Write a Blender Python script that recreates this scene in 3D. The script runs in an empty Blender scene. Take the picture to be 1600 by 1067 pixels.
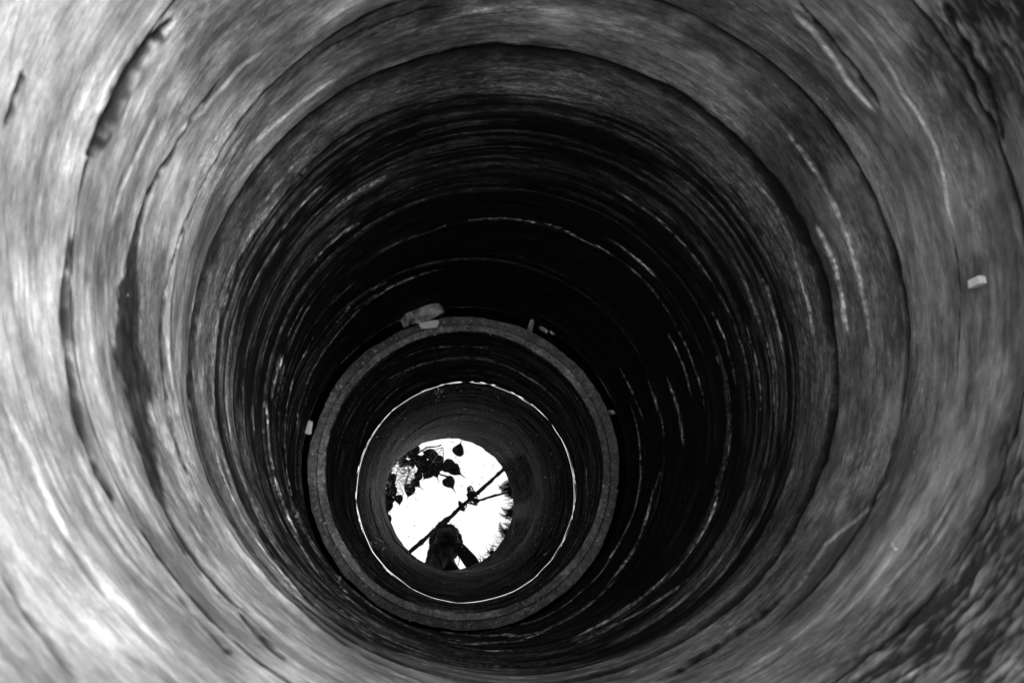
import bpy, bmesh, math, random
import numpy as np
from mathutils import Vector, Matrix

# ------------------------------------------------------------------ camera
SC = bpy.context.scene
F = 1555.0; VPX, VPY = 690.0, 845.0       # focal length in pixels of a 1600 px wide picture; the picture point straight below the lens
CAMZ = 0.30                               # metres above the well mouth (mouth is z = 0)
_g = np.array([VPX-800, VPY-533.5, F]); _g /= np.linalg.norm(_g)
_x = np.array([1., 0, 0]); _x -= _g*(_x@_g); _x /= np.linalg.norm(_x); _y = np.cross(_g, _x)
cam = bpy.data.cameras.new('camera'); camo = bpy.data.objects.new('camera', cam)
SC.collection.objects.link(camo); SC.camera = camo
def w_of(e): return Vector((float(e@_x), -float(e@_y), -float(e@_g)))
r_, u_, b_ = w_of(np.array([1., 0, 0])), w_of(np.array([0., -1, 0])), w_of(np.array([0., 0, -1]))
camo.matrix_world = Matrix(((r_.x, u_.x, b_.x, 0), (r_.y, u_.y, b_.y, 0), (r_.z, u_.z, b_.z, CAMZ), (0, 0, 0, 1)))
cam.sensor_width = 36; cam.lens = F/1600*36
cam.clip_start = 0.01; cam.clip_end = 2000
cam.dof.use_dof = True; cam.dof.focus_distance = 4.3; cam.dof.aperture_fstop = 10.0

# ------------------------------------------------------------------ sky, sun, exposure
SUN_EL, SUN_AZ = 66.0, 80.0               # degrees; azimuth clockwise from +Y (top of the picture)
W = bpy.data.worlds.new('World'); SC.world = W; W.use_nodes = True
nt = W.node_tree; N = nt.nodes; L = nt.links; N.clear()
out = N.new('ShaderNodeOutputWorld'); bg = N.new('ShaderNodeBackground')
sky = N.new('ShaderNodeTexSky'); sky.sky_type = 'NISHITA'; sky.sun_disc = False
sky.sun_elevation = math.radians(SUN_EL); sky.sun_rotation = math.radians(SUN_AZ)
bw = N.new('ShaderNodeRGBToBW'); L.new(sky.outputs[0], bw.inputs[0])
tc = N.new('ShaderNodeTexCoord'); nz = N.new('ShaderNodeTexNoise'); nz.inputs['Scale'].default_value = 5; nz.inputs['Detail'].default_value = 5
L.new(tc.outputs['Generated'], nz.inputs['Vector'])
mr = N.new('ShaderNodeMapRange'); mr.inputs[1].default_value = .3; mr.inputs[2].default_value = .75; mr.inputs[3].default_value = 21; mr.inputs[4].default_value = 25
L.new(nz.outputs[0], mr.inputs[0])
mx = N.new('ShaderNodeMix'); mx.data_type = 'FLOAT'; mx.inputs[0].default_value = .85
L.new(bw.outputs[0], mx.inputs[2]); L.new(mr.outputs[0], mx.inputs[3])
sxyz = N.new('ShaderNodeSeparateXYZ'); L.new(tc.outputs['Generated'], sxyz.inputs[0])      # thinner, brighter cloud overhead
zc = N.new('ShaderNodeMath'); zc.operation = 'MAXIMUM'; zc.inputs[1].default_value = 0; L.new(sxyz.outputs[2], zc.inputs[0])
zp = N.new('ShaderNodeMath'); zp.operation = 'POWER'; zp.inputs[1].default_value = 6; L.new(zc.outputs[0], zp.inputs[0])
zm = N.new('ShaderNodeMath'); zm.operation = 'MULTIPLY_ADD'; zm.inputs[1].default_value = 2.7; zm.inputs[2].default_value = .45; L.new(zp.outputs[0], zm.inputs[0])
zx = N.new('ShaderNodeMath'); zx.operation = 'MULTIPLY'; L.new(zm.outputs[0], zx.inputs[0]); L.new(mx.outputs[0], zx.inputs[1])
L.new(zx.outputs[0], bg.inputs['Color']); bg.inputs['Strength'].default_value = .1
L.new(bg.outputs[0], out.inputs[0])
sl = bpy.data.lights.new('sun', 'SUN'); sl.energy = 4.1; sl.angle = math.radians(24)
so = bpy.data.objects.new('sun', sl); SC.collection.objects.link(so)
_e, _a = math.radians(SUN_EL), math.radians(SUN_AZ)
sd = Vector((math.cos(_e)*math.sin(_a), math.cos(_e)*math.cos(_a), math.sin(_e)))
so.rotation_euler = sd.to_track_quat('Z', 'Y').to_euler(); so.location = sd*20
SC.view_settings.view_transform = 'Standard'; SC.view_settings.look = 'None'
SC.view_settings.gamma = 1; SC.view_settings.exposure = 0.47
SC.render.engine = 'CYCLES'
SC.cycles.max_bounces = 10; SC.cycles.diffuse_bounces = 6; SC.cycles.glossy_bounces = 6
SC.cycles.use_denoising = True

# ------------------------------------------------------------------ helpers
rnd = random.Random(7)
def ray(px, py):                          # world X and Y per metre of depth
    d = np.array([px-800, py-533.5, F]); return float(d@_x/(d@_g)), -float(d@_y/(d@_g))
def direct(px, py, D):                    # world point seen at a picture point, D metres below the lens
    a, b = ray(px, py); return Vector((a*D, b*D, CAMZ-D))
WZ = CAMZ-3.84                            # water level
def mirrored(px, py, z):                  # world point at height z whose reflection in the water is seen there
    a, b = ray(px, py); D = (CAMZ-WZ)+(z-WZ); return Vector((a*D, b*D, z))

def tag(o, label=None, cat=None, group=None, kind=None):
    if label: o['label'] = label
    if cat: o['category'] = cat
    if group: o['group'] = group
    if kind: o['kind'] = kind
    return o
def mesh_obj(name, verts, faces, mat, parent=None, smooth=True):
    me = bpy.data.meshes.new(name); me.from_pydata([tuple(v) for v in verts], [], faces); me.update()
    if smooth: me.polygons.foreach_set('use_smooth', [True]*len(me.polygons))
    o = bpy.data.objects.new(name, me); SC.collection.objects.link(o)
    if mat: me.materials.append(mat)
    if parent: o.parent = parent
    return o
def empty(name, loc, label, cat, group=None):
    o = bpy.data.objects.new(name, None); o.location = loc; o.empty_display_size = .05
    SC.collection.objects.link(o); return tag(o, label, cat, group)
class MB:
    def __init__(s): s.v = []; s.f = []
    def add(s, vs, fs):
        n = len(s.v); s.v += [Vector(v) for v in vs]; s.f += [tuple(i+n for i in f) for f in fs]
    def tube(s, pts, rad, seg=8, cap=True):
        pts = [Vector(p) for p in pts]; n = len(pts)
        rads = rad if isinstance(rad, (list, tuple)) else [rad]*n
        vs = []; up = None
        for i, p in enumerate(pts):
            t = (pts[min(i+1, n-1)]-pts[max(i-1, 0)]).normalized()
            if up is None:
                up = t.orthogonal().normalized()
            up = (up-t*up.dot(t)).normalized(); si = t.cross(up)
            for k in range(seg):
                a = 2*math.pi*k/seg; vs.append(p+(up*math.cos(a)+si*math.sin(a))*rads[i])
        fs = [(i*seg+k, i*seg+(k+1) % seg, (i+1)*seg+(k+1) % seg, (i+1)*seg+k) for i in range(n-1) for k in range(seg)]
        if cap: fs += [tuple(range(seg))[::-1], tuple(range((n-1)*seg, n*seg))]
        s.add(vs, fs)
    def build(s, name, mat, parent=None, smooth=True):
        vs = s.v
        if parent is not None and parent.type == 'EMPTY': vs = [v-parent.location for v in s.v]
        return mesh_obj(name, vs, s.f, mat, parent, smooth)

# periodic value noise on a (theta, depth) grid
def vnoise(th, dd, nth, nd, seed):
    R = np.random.RandomState(seed); G = R.rand(nth, 4096)
    a = (th/(2*np.pi) % 1)*nth; b = dd*nd+50
    i = np.floor(a).astype(int); j = np.floor(b).astype(int); fa = a-i; fb = b-j
    fa = fa*fa*(3-2*fa); fb = fb*fb*(3-2*fb); i %= nth; i1 = (i+1) % nth; j0 = j % 4096; j1 = (j+1) % 4096
    return (G[i, j0]*(1-fa)+G[i1, j0]*fa)*(1-fb)+(G[i, j1]*(1-fa)+G[i1, j1]*fa)*fb

# ------------------------------------------------------------------ materials
def mat_basic(name, col, rough=.8, noise=None, bump=0, spec=.5, amount=.5):
    m = bpy.data.materials.new(name); m.use_nodes = True; n = m.node_tree.nodes; l = m.node_tree.links
    p = n['Principled BSDF']; p.inputs['Roughness'].default_value = rough; p.inputs['Specular IOR Level'].default_value = spec
    p.inputs['Base Color'].default_value = (col, col, col, 1)
    if noise:
        t = n.new('ShaderNodeTexCoord'); z = n.new('ShaderNodeTexNoise'); z.inputs['Scale'].default_value = noise; z.inputs['Detail'].default_value = 6
        l.new(t.outputs['Object'], z.inputs['Vector'])
        r = n.new('ShaderNodeMapRange'); r.inputs[1].default_value = .3; r.inputs[2].default_value = .7
        r.inputs[3].default_value = col*(1-amount); r.inputs[4].default_value = col*(1+amount)
        l.new(z.outputs[0], r.inputs[0]); l.new(r.outputs[0], p.inputs['Base Color'])
        if bump:
            b = n.new('ShaderNodeBump'); b.inputs['Strength'].default_value = bump; b.inputs['Distance'].default_value = .003
            l.new(z.outputs[0], b.inputs['Height']); l.new(b.outputs[0], p.inputs['Normal'])
    return m
def wall_material():
    m = bpy.data.materials.new('well_concrete'); m.use_nodes = True; n = m.node_tree.nodes; l = m.node_tree.links
    p = n['Principled BSDF']
    at = n.new('ShaderNodeAttribute'); at.attribute_name = 'tone'
    sep = n.new('ShaderNodeSeparateColor'); l.new(at.outputs['Color'], sep.inputs[0])
    t = n.new('ShaderNodeTexCoord')
    def nz(sc, scale, det, rough=.6):
        mp = n.new('ShaderNodeMapping'); mp.inputs['Scale'].default_value = sc; l.new(t.outputs['Object'], mp.inputs[0])
        z = n.new('ShaderNodeTexNoise'); z.inputs['Scale'].default_value = scale; z.inputs['Detail'].default_value = det; z.inputs['Roughness'].default_value = rough
        l.new(mp.outputs[0], z.inputs['Vector']); return z.outputs[0]
    def rng(s, a, b, c, d):
        r = n.new('ShaderNodeMapRange'); r.inputs[1].default_value = a; r.inputs[2].default_value = b; r.inputs[3].default_value = c; r.inputs[4].default_value = d
        l.new(s, r.inputs[0]); return r.outputs[0]
    def mul(a, b):
        q = n.new('ShaderNodeMath'); q.operation = 'MULTIPLY'; l.new(a, q.inputs[0]); l.new(b, q.inputs[1]); return q.outputs[0]
    s1 = nz((1, 1, 14), 9, 6, .7); s2 = nz((1, 1, 22), 30, 4, .75); s3 = nz((1, 1, 2.5), 26, 7, .7); s4 = nz((1, 1, 1.5), 150, 5, .85); s5 = nz((1, 1, 9), 75, 5, .8)
    wt = rng(sep.outputs[1], 0, .35, .34, 1)
    s8 = nz((1, 1, 2), 6, 6, .62); s9 = nz((1, 1, 1.6), 17, 7, .75)
    c = mul(mul(rng(s1, .3, .7, .76, 1.26), rng(s2, .3, .72, .84, 1.18)), mul(rng(s3, .3, .7, .68, 1.34), mul(rng(s4, .34, .66, .66, 1.34), rng(s5, .34, .66, .7, 1.3))))
    cm = n.new('ShaderNodeMix'); cm.data_type = 'FLOAT'; l.new(wt, cm.inputs[0]); cm.inputs[2].default_value = 1; l.new(c, cm.inputs[3])     # dry concrete is smoother,
    c = mul(cm.outputs[0], mul(rng(s8, .34, .66, .74, 1.24), rng(s9, .36, .64, .78, 1.2)))                                               # with soft blotches
    s6 = nz((1, 1, 4), 70, 5, .8); s7 = nz((1, 1, 9), 14, 5, .8)          # blotchy grime, strongest where the wall is wet
    wetc = mul(rng(s6, .42, .66, .12, 2.6), rng(s7, .38, .66, .25, 2.0))
    mw_ = n.new('ShaderNodeMix'); mw_.data_type = 'FLOAT'; l.new(rng(sep.outputs[1], 0, .55, .12, 1), mw_.inputs[0]); mw_.inputs[2].default_value = 1; l.new(wetc, mw_.inputs[3])
    c = mul(mul(sep.outputs[0], c), mw_.outputs[0])
    # sparse pale flecks
    v = n.new('ShaderNodeTexVoronoi'); v.inputs['Scale'].default_value = 30; l.new(t.outputs['Object'], v.inputs['Vector'])
    sc2 = n.new('ShaderNodeSeparateColor'); l.new(v.outputs['Color'], sc2.inputs[0])
    k1 = rng(v.outputs['Distance'], .03, .055, 1, 0); k2 = rng(sc2.outputs[0], .93, .935, 0, 1)
    fl = mul(k1, k2)
    mixn = n.new('ShaderNodeMix'); mixn.data_type = 'FLOAT'; l.new(fl, mixn.inputs[0]); l.new(c, mixn.inputs[2]); mixn.inputs[3].default_value = .75
    l.new(mixn.outputs[0], p.inputs['Base Color'])
    # G channel: wetness
    rg = rng(sep.outputs[1], 0, 1, .9, .5); l.new(rg, p.inputs['Roughness'])
    sp = rng(sep.outputs[1], 0, 1, .25, .12); l.new(sp, p.inputs['Specular IOR Level'])
    ad = n.new('ShaderNodeMath'); ad.operation = 'ADD'; l.new(s2, ad.inputs[0]); l.new(s3, ad.inputs[1])
    ad2 = n.new('ShaderNodeMath'); ad2.operation = 'ADD'; l.new(ad.outputs[0], ad2.inputs[0]); l.new(s1, ad2.inputs[1])
    b = n.new('ShaderNodeBump'); b.inputs['Strength'].default_value = .9; b.inputs['Distance'].default_value = .0016
    l.new(rng(sep.outputs[1], 0, .6, .0016, .0045), b.inputs['Distance']); l.new(ad2.outputs[0], b.inputs['Height']); l.new(b.outputs[0], p.inputs['Normal'])
    return m
M_WALL = wall_material()
M_LEAF = mat_basic('leaf_green', .03, .5, 30)
M_STEM = mat_basic('stem_bark', .08, .9, 40)
M_WOOD = mat_basic('weathered_wood', .05, .85, 25, .6)
M_ROPE = mat_basic('rope_fibre', .07, .95, 120, .5)
M_BRICK = mat_basic('brick_clay', .42, .85, 26, 1, amount=.95)
M_PALE = mat_basic('pale_plaster', .85, .9, 60, .5, amount=.25)
M_CHIP = mat_basic('white_chip', .85, .8, 60, .2, amount=.12)
M_SOIL = mat_basic('soil', .14, .95, 6, .6)
M_GRASS = mat_basic('grass_blade', .07, .6, 20)
M_SKIN = mat_basic('skin', .10, .55, 30, .1, amount=.15)
M_HAIR = mat_basic('hair', .02, .6, 60, .5)
M_SHIRT = mat_basic('shirt_cloth', .02, .9, 40, .3)
M_TROUS = mat_basic('trouser_cloth', .05, .9, 40, .3)
M_SHOE = mat_basic('shoe_leather', .04, .5, 40)
M_BLACK = mat_basic('camera_black', .02, .4)
M_GLASS = mat_basic('lens_glass', .01, .05)
M_GRIT = mat_basic('grit_grey', .3, .9, 90, amount=.8)
M_SCUM = mat_basic('pale_scum', .85, .8, 90, .3, amount=.12)
M_DUST = mat_basic('floating_dust', .75, .8)
M_STRAW = mat_basic('floating_fibre', .55, .8)

# ------------------------------------------------------------------ the shaft: measured centre line and radius against depth D below the lens
CD = np.array([.30, .60, .985, 1.31, 1.51, 1.652, 2.111, 2.295, 2.568, 2.743, 3.02, 3.7])
CX = np.array([.040, .085, .125, .141, .117, .120, .121, .123, .083, .072, .069, .069])
CY = np.array([.265, .275, .290, .301, .295, .289, .274, .270, .247, .243, .224, .22])
RD = np.array([.30, .5, .985, 1.31, 3.7]); RR = np.array([.48, .487, .497, .50, .50])
GD = np.array([3.05, 3.84, 4.6]); GX = np.array([.069, .091, .10]); GY = np.array([.216, .190, .18]); GR = .420; GO = .475
def centre(D, small=False):
    return (np.interp(D, GD, GX), np.interp(D, GD, GY)) if small else (np.interp(D, CD, CX), np.interp(D, CD, CY))
def wall_hit(px, py, small=False):        # (theta, D) on the clean shaft
    a, b = ray(px, py); lo, hi = (3.0, 4.6) if small else (.2, 3.75)
    for _ in range(45):
        D = (lo+hi)/2; cx, cy = centre(D, small); R = GR if small else np.interp(D, RD, RR)
        if math.hypot(a*D-cx, b*D-cy) > R: hi = D
        else: lo = D
    cx, cy = centre(D, small)
    return math.atan2(b*D-cy, a*D-cx), D

# features traced on the shaft: kind, width in picture px (at the middle), strength, points
# 'L' ledge, its glint of light also painted in as pale tone, 'G' groove
FE = [
 ('L',6,1.6,[(1237,15),(1274,51),(1305,91),(1335,134),(1371,177)]),
 ('G',6,1.2,[(1244,3),(1285,46),(1330,103),(1376,167)]),
 ('L',4,1.1,[(1219,195),(1254,238),(1285,283),(1310,334),(1330,390),(1345,440),(1355,496),(1358,536)]),
 ('L',5,1.3,[(1274,349),(1300,405),(1315,460),(1324,526)]),
 ('L',2.5,1,[(1305,0),(1345,40),(1386,96),(1416,147),(1452,202),(1477,268),(1487,324),(1495,364)]),
 ('G',2.5,.6,[(1490,365),(1502,455),(1500,536),(1494,600)]),
 ('G',10,1.2,[(1472,0),(1507,61),(1538,121),(1558,177),(1568,223)]),
 ('G',6,.9,[(35,111),(20,152),(5,197)]),
 ('G',17,1.5,[(268,30),(233,71),(202,116),(177,167),(157,212),(139,248)]),
 ('G',8,1.1,[(109,354),(104,415),(101,471),(104,536),(116,629),(148,733),(178,797)]),
 ('L',4,.7,[(243,182),(218,228),(190,283),(172,349)]),
 ('L',5,.9,[(405,81),(364,111),(314,172),(273,212)]),
 ('G',4,.8,[(344,121),(304,177),(268,238),(233,299),(213,364)]),
 ('L',4,.8,[(526,124),(476,157),(435,192),(400,228)]),
 ('L',5,.6,[(464,250),(437,281),(416,308),(398,329)]),
 ('L',4,.6,[(490,250),(464,276),(437,305),(411,337),(385,373),(367,413)]),
 ('L',3,.9,[(503,285),(474,310),(453,334),(437,358)]),
 ('L',3,.9,[(604,274),(574,289),(542,308),(506,339)]),
 ('L',2.5,.9,[(569,341),(537,360),(506,386),(479,423)]),
 ('L',2.5,.6,[(435,376),(411,413),(395,444),(382,473)]),
 ('L',2,.7,[(556,435),(532,455),(506,481),(485,510)]),
 ('L',1.5,.9,[(605,434),(574,449),(542,473),(516,505)]),
 ('L',1.5,1.1,[(700,413),(674,418),(642,428),(600,447),(563,473),(532,505),(506,534),(482,571),(469,605),(461,637),(456,684)]),
 ('L',2,.5,[(700,345),(668,358),(621,373),(584,392)]),
 ('L',1.5,.8,[(683,348),(724,340),(774,337),(820,340),(871,350),(906,368),(952,391),(997,424),(1033,464),(1063,510),(1083,555),(1098,596),(1105,626),(1109,663)]),
 ('L',2,.8,[(947,366),(982,388),(1033,434)]),
 ('L',2,.8,[(952,291),(992,313),(1031,342),(1057,368),(1084,397),(1110,434),(1131,468),(1147,505),(1160,537),(1168,573),(1173,618),(1174,647)]),
 ('L',2,1,[(1113,486),(1126,510),(1134,528),(1144,563),(1152,605)]),
 ('L',2,.9,[(1165,500),(1176,534),(1185,571),(1190,610),(1189,642)]),
 ('L',2,.6,[(1141,400),(1162,434),(1176,468),(1191,505),(1202,539),(1210,579),(1211,618),(1210,668)]),
 ('L',3,.8,[(1183,421),(1199,447),(1210,481),(1218,512),(1223,531),(1227,556)]),
 ('L',6,.8,[(1176,276),(1210,316),(1236,376),(1252,434),(1265,481),(1274,528),(1275,550)]),
 ('L',1.5,.8,[(1047,518),(1063,547),(1078,587),(1087,621)]),
 ('L',1.5,.9,[(1047,587),(1060,621),(1068,657),(1072,697)]),
 ('L',1.5,.9,[(1014,587),(1029,621),(1038,652),(1043,686)]),
 ('L',1.5,.9,[(973,571),(989,600),(1002,631),(1010,655)]),
 ('L',2.5,.9,[(988,626),(1000,657),(1006,692),(1008,726),(1008,750),(997,802),(981,837),(960,873),(939,905),(915,927),(876,958),(836,977),(784,990),(744,998)]),
 ('L',2,.8,[(437,552),(424,592),(419,626)]),
 ('L',3,1,[(1120,545),(1134,584),(1140,631),(1142,668),(1138,710),(1128,755),(1115,800),(1094,842),(1068,881),(1036,913),(1000,944),(966,968),(926,989),(880,1008)]),
 ('L',3,1,[(437,521),(422,552),(414,592),(411,631),(413,671),(416,710),(424,752),(443,802),(464,847),(474,865),(500,900)]),
 ('L',3,1,[(1043,730),(1034,750),(1026,776),(1010,829),(997,858),(971,897),(939,934),(900,965),(862,985),(823,1003),(771,1012),(718,1012),(692,1007),(650,998)]),
 ('L',2,.9,[(495,505),(477,545),(458,581),(448,613),(441,647),(437,684),(440,731),(448,773),(458,810),(474,837),(487,863),(503,886),(524,918),(550,944),(582,970)]),
 ('L',2.5,.9,[(519,572),(542,550),(582,518),(600,507),(625,494),(692,477),(725,474),(760,477),(800,486),(825,496)]),
 ('L',2,.6,[(865,515),(900,543),(927,573),(950,603),(962,628)]),
 ('G',4,.9,[(700,152),(597,180),(520,225),(411,347),(377,397),(354,455),(336,570),(341,673),(366,752),(410,846),(451,907),(490,947),(542,984),(595,1010),(647,1028)]),
 ('G',3.5,.9,[(335,262),(314,299),(273,400),(253,481),(250,536),(252,565),(267,673),(292,747),(316,802),(345,850)]),
 ('G',7,1,[(299,560),(306,678),(341,777),(375,836),(430,910),(494,970),(563,1019)]),
 ('G',2.5,.9,[(258,820),(290,870),(325,915),(366,955)]),
 ('L',1.6,.8,[(330,690),(352,760),(395,838),(440,900),(480,940)]),
 ('G',5,1,[(1023,1064),(1088,1029),(1165,975),(1230,925)]),
 ('L',4,.6,[(900,1005),(966,975),(1036,935),(1100,880)]),
 ('L',3,1,[(640,970),(760,1000),(860,990)]),
 ('L',5,.8,[(1200,960),(1290,850),(1400,745)]),
 ('L',7,.7,[(1310,1000),(1400,900),(1500,760)]),
 ('L',7,.8,[(0,620),(45,720),(100,830),(170,930),(260,1020)]),
 ('L',6,.6,[(110,735),(160,830),(220,905),(300,975)]),
 ('G',4,.7,[(370,955),(410,1000),(450,1035)]),
 ('G',5,.6,[(270,925),(315,975),(365,1025)]),
 ('G',6,.5,[(0,900),(60,985),(130,1067)]),
 ('L',3,.5,[(600,70),(700,28),(800,12),(900,22)]),
 ('G',3,.8,[(506,86),(597,38),(700,10)]),
]
FS = [ # on the small bottom ring
 ('L',2.5,1,[(600,597),(637,576),(675,564),(712,559),(750,560),(785,569),(825,589),(855,610),(880,637)]),
 ('L',1.5,.8,[(600,577),(637,555),(675,544),(720,540),(775,547)]),
 ('L',1.5,.7,[(560,700),(575,660),(600,625),(630,600)]),
 ('L',1.5,.6,[(910,700),(918,760),(905,840),(870,890)]),
]
# stains: px, py, half-size along the ring (px), half-size down the shaft (px), factor
ST = [(1575,380,170,40,.55),(380,30,150,60,.3),(430,90,110,30,.4),(560,40,170,30,.4),(300,180,70,40,.55),(760,40,150,14,.6),
 (300,720,130,25,.75),(1235,300,90,45,.45),(1270,215,80,35,.55),(1180,150,80,25,.6),(1290,420,100,18,.4),(1400,260,60,30,.75),(1440,250,60,12,.6),
 (480,180,120,10,.8),(1080,290,8,14,3.0),(860,20,300,25,1.35),(100,950,200,60,1.35),(160,180,120,60,1.25),(420,940,140,30,1.35),(560,1050,100,14,1.3),(60,520,100,45,1.3),
 (1130,820,60,30,1.5),(1190,740,60,26,1.5),(1020,920,60,10,1.4),(880,1000,90,22,1.4),(940,110,110,20,1.1),(620,110,110,20,1.1),(1180,330,70,28,1.5),(760,120,150,18,1.0),(1450,760,180,40,1.25),(1300,960,180,50,1.25)]

NT = 1260
def rowset(a, b):
    Ds = [a]
    while Ds[-1] < b:
        Ds.append(Ds[-1]+min(max(.0016*Ds[-1]**2, .0022), .0058))
    k = (b-a)/(Ds[-1]-a); return a+(np.array(Ds)-a)*k

def feature_fields(TH, DD, feats, small):
    """returns inward displacement (m) and tone multiplier"""
    disp = np.zeros_like(DD); tone = np.ones_like(DD); add = np.zeros_like(DD); th = TH[0]
    for kind, w, s, pts in feats:
        if len(pts[0]) == 3: ths, ds, mp = (np.array(v) for v in zip(*pts))
        else:
            q = [wall_hit(px, py, small) for px, py in pts]
            ths = np.unwrap(np.array([a for a, _ in q])); ds = np.array([d for _, d in q]); mp = np.array([d/math.hypot(px-VPX, py-VPY) for (_, d), (px, py) in zip(q, pts)])
        if ds.max() < DD[0, 0]-.06 or ds.min() > DD[-1, 0]+.02: continue
        o = np.argsort(ths); ths, ds, mp = ths[o], ds[o], mp[o]
        t = ths[0]+((th-ths[0]) % (2*np.pi)); inside = t <= ths[-1]
        if not inside.any(): continue
        u = np.clip((t-ths[0])/(ths[-1]-ths[0]), 0, 1)
        tap = np.where(inside, np.minimum(1, np.minimum(u, 1-u)*(7 if kind == 'L' else 11))**.7, 0)
        if kind == 'G': w = w*1.45
        wk = .45 if ds.min() > 1.6 else 1
        wob = wk*(.0016*np.sin(t*23+w)+.001*np.sin(t*61+3*w))
        df = np.interp(t, ths, ds)+wob
        wm = w*(.8 if kind == 'L' and ds.min() > 1.6 else 1)*np.interp(t, ths, mp)*(.6+.6*vnoise(th, df*0+s*7, 90, 1, int(w*10)+len(pts)))*(.35+.65*tap)
        d = DD-df[None, :]; wm = np.maximum(wm, .0024)[None, :]; tap = tap[None, :]
        if d.max() < -.2 or d.min() > .2: continue
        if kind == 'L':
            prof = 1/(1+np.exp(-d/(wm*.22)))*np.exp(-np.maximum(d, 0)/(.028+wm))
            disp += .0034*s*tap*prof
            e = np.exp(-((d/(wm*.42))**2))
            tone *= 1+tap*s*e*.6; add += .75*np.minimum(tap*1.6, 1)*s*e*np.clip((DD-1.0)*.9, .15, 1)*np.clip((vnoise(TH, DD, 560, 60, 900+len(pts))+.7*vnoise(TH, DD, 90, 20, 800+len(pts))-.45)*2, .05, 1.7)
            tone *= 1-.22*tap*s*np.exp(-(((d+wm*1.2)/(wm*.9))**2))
        else:
            e = np.exp(-(((d+(vnoise(TH, DD, 300, 90, 77)-.5)*wm*.45)/(wm*.65))**4))
            disp -= .007*s*tap*np.exp(-((d/(wm*.36))**4))
            tone *= 1-np.clip(1.6*tap*s, 0, .965)*e
    return disp, tone, add

def stains(TH, DD):
    t_ = np.ones_like(DD)
    for k, (px, py, la, lr, fac) in enumerate(ST):
        th0, d0 = wall_hit(px, py); sa = la*d0/(1555*.5); sr = lr*d0/math.hypot(px-VPX, py-VPY)
        da = (TH-th0+np.pi) % (2*np.pi)-np.pi
        n = vnoise(TH, DD, 60, 22, 100+k)+.6*vnoise(TH, DD, 190, 60, 300+k)-.8
        q = (da/sa)**2+((DD-d0)/sr)**2+n*1.1
        m = 1/(1+np.exp((q-.9)*3.2))
        t_ *= 1+(fac-1)*m
    return t_

def crescent(TH, DD):                     # the wide black gap in the plaster on the left
    pts = [(268,238,3),(233,299,6),(213,364,8),(206,420,13),(203,480,22),(203,536,28),(212,589,34),(224,664,27),(240,738,20),(258,787,12),(277,830,7),(310,880,5),(375,950,3)]
    q = [wall_hit(x, y) for x, y, _ in pts]; ths = np.unwrap([a for a, _ in q]); ds = np.array([d for _, d in q])
    w = np.array([1.5*p[2]*d/math.hypot(p[0]-VPX, p[1]-VPY) for p, (_, d) in zip(pts, q)])
    if ths[0] > ths[-1]: ths, ds, w = ths[::-1], ds[::-1], w[::-1]
    th = TH[0]; t = ths[0]+((th-ths[0]) % (2*np.pi)); ins = t <= ths[-1]
    nw = .45+.9*vnoise(th, th*0, 46, 1, 71)+.25*(vnoise(th, th*0, 170, 1, 72)-.5)
    d = (DD-np.interp(t, ths, ds)[None, :]-.006*(vnoise(th, th*0, 80, 1, 73)[None, :]-.5))/(np.interp(t, ths, w)[None, :]*.5*nw[None, :])
    d = d+(vnoise(TH, DD, 130, 60, 74)-.5)*.55+(vnoise(TH, DD, 420, 170, 75)-.5)*.35
    e = np.where(ins[None, :], 1/(1+np.exp((np.abs(d)-1)*9)), 0)*(.86+.14*vnoise(TH, DD, 300, 120, 76))
    return -.003*e, 1-.965*e

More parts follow.
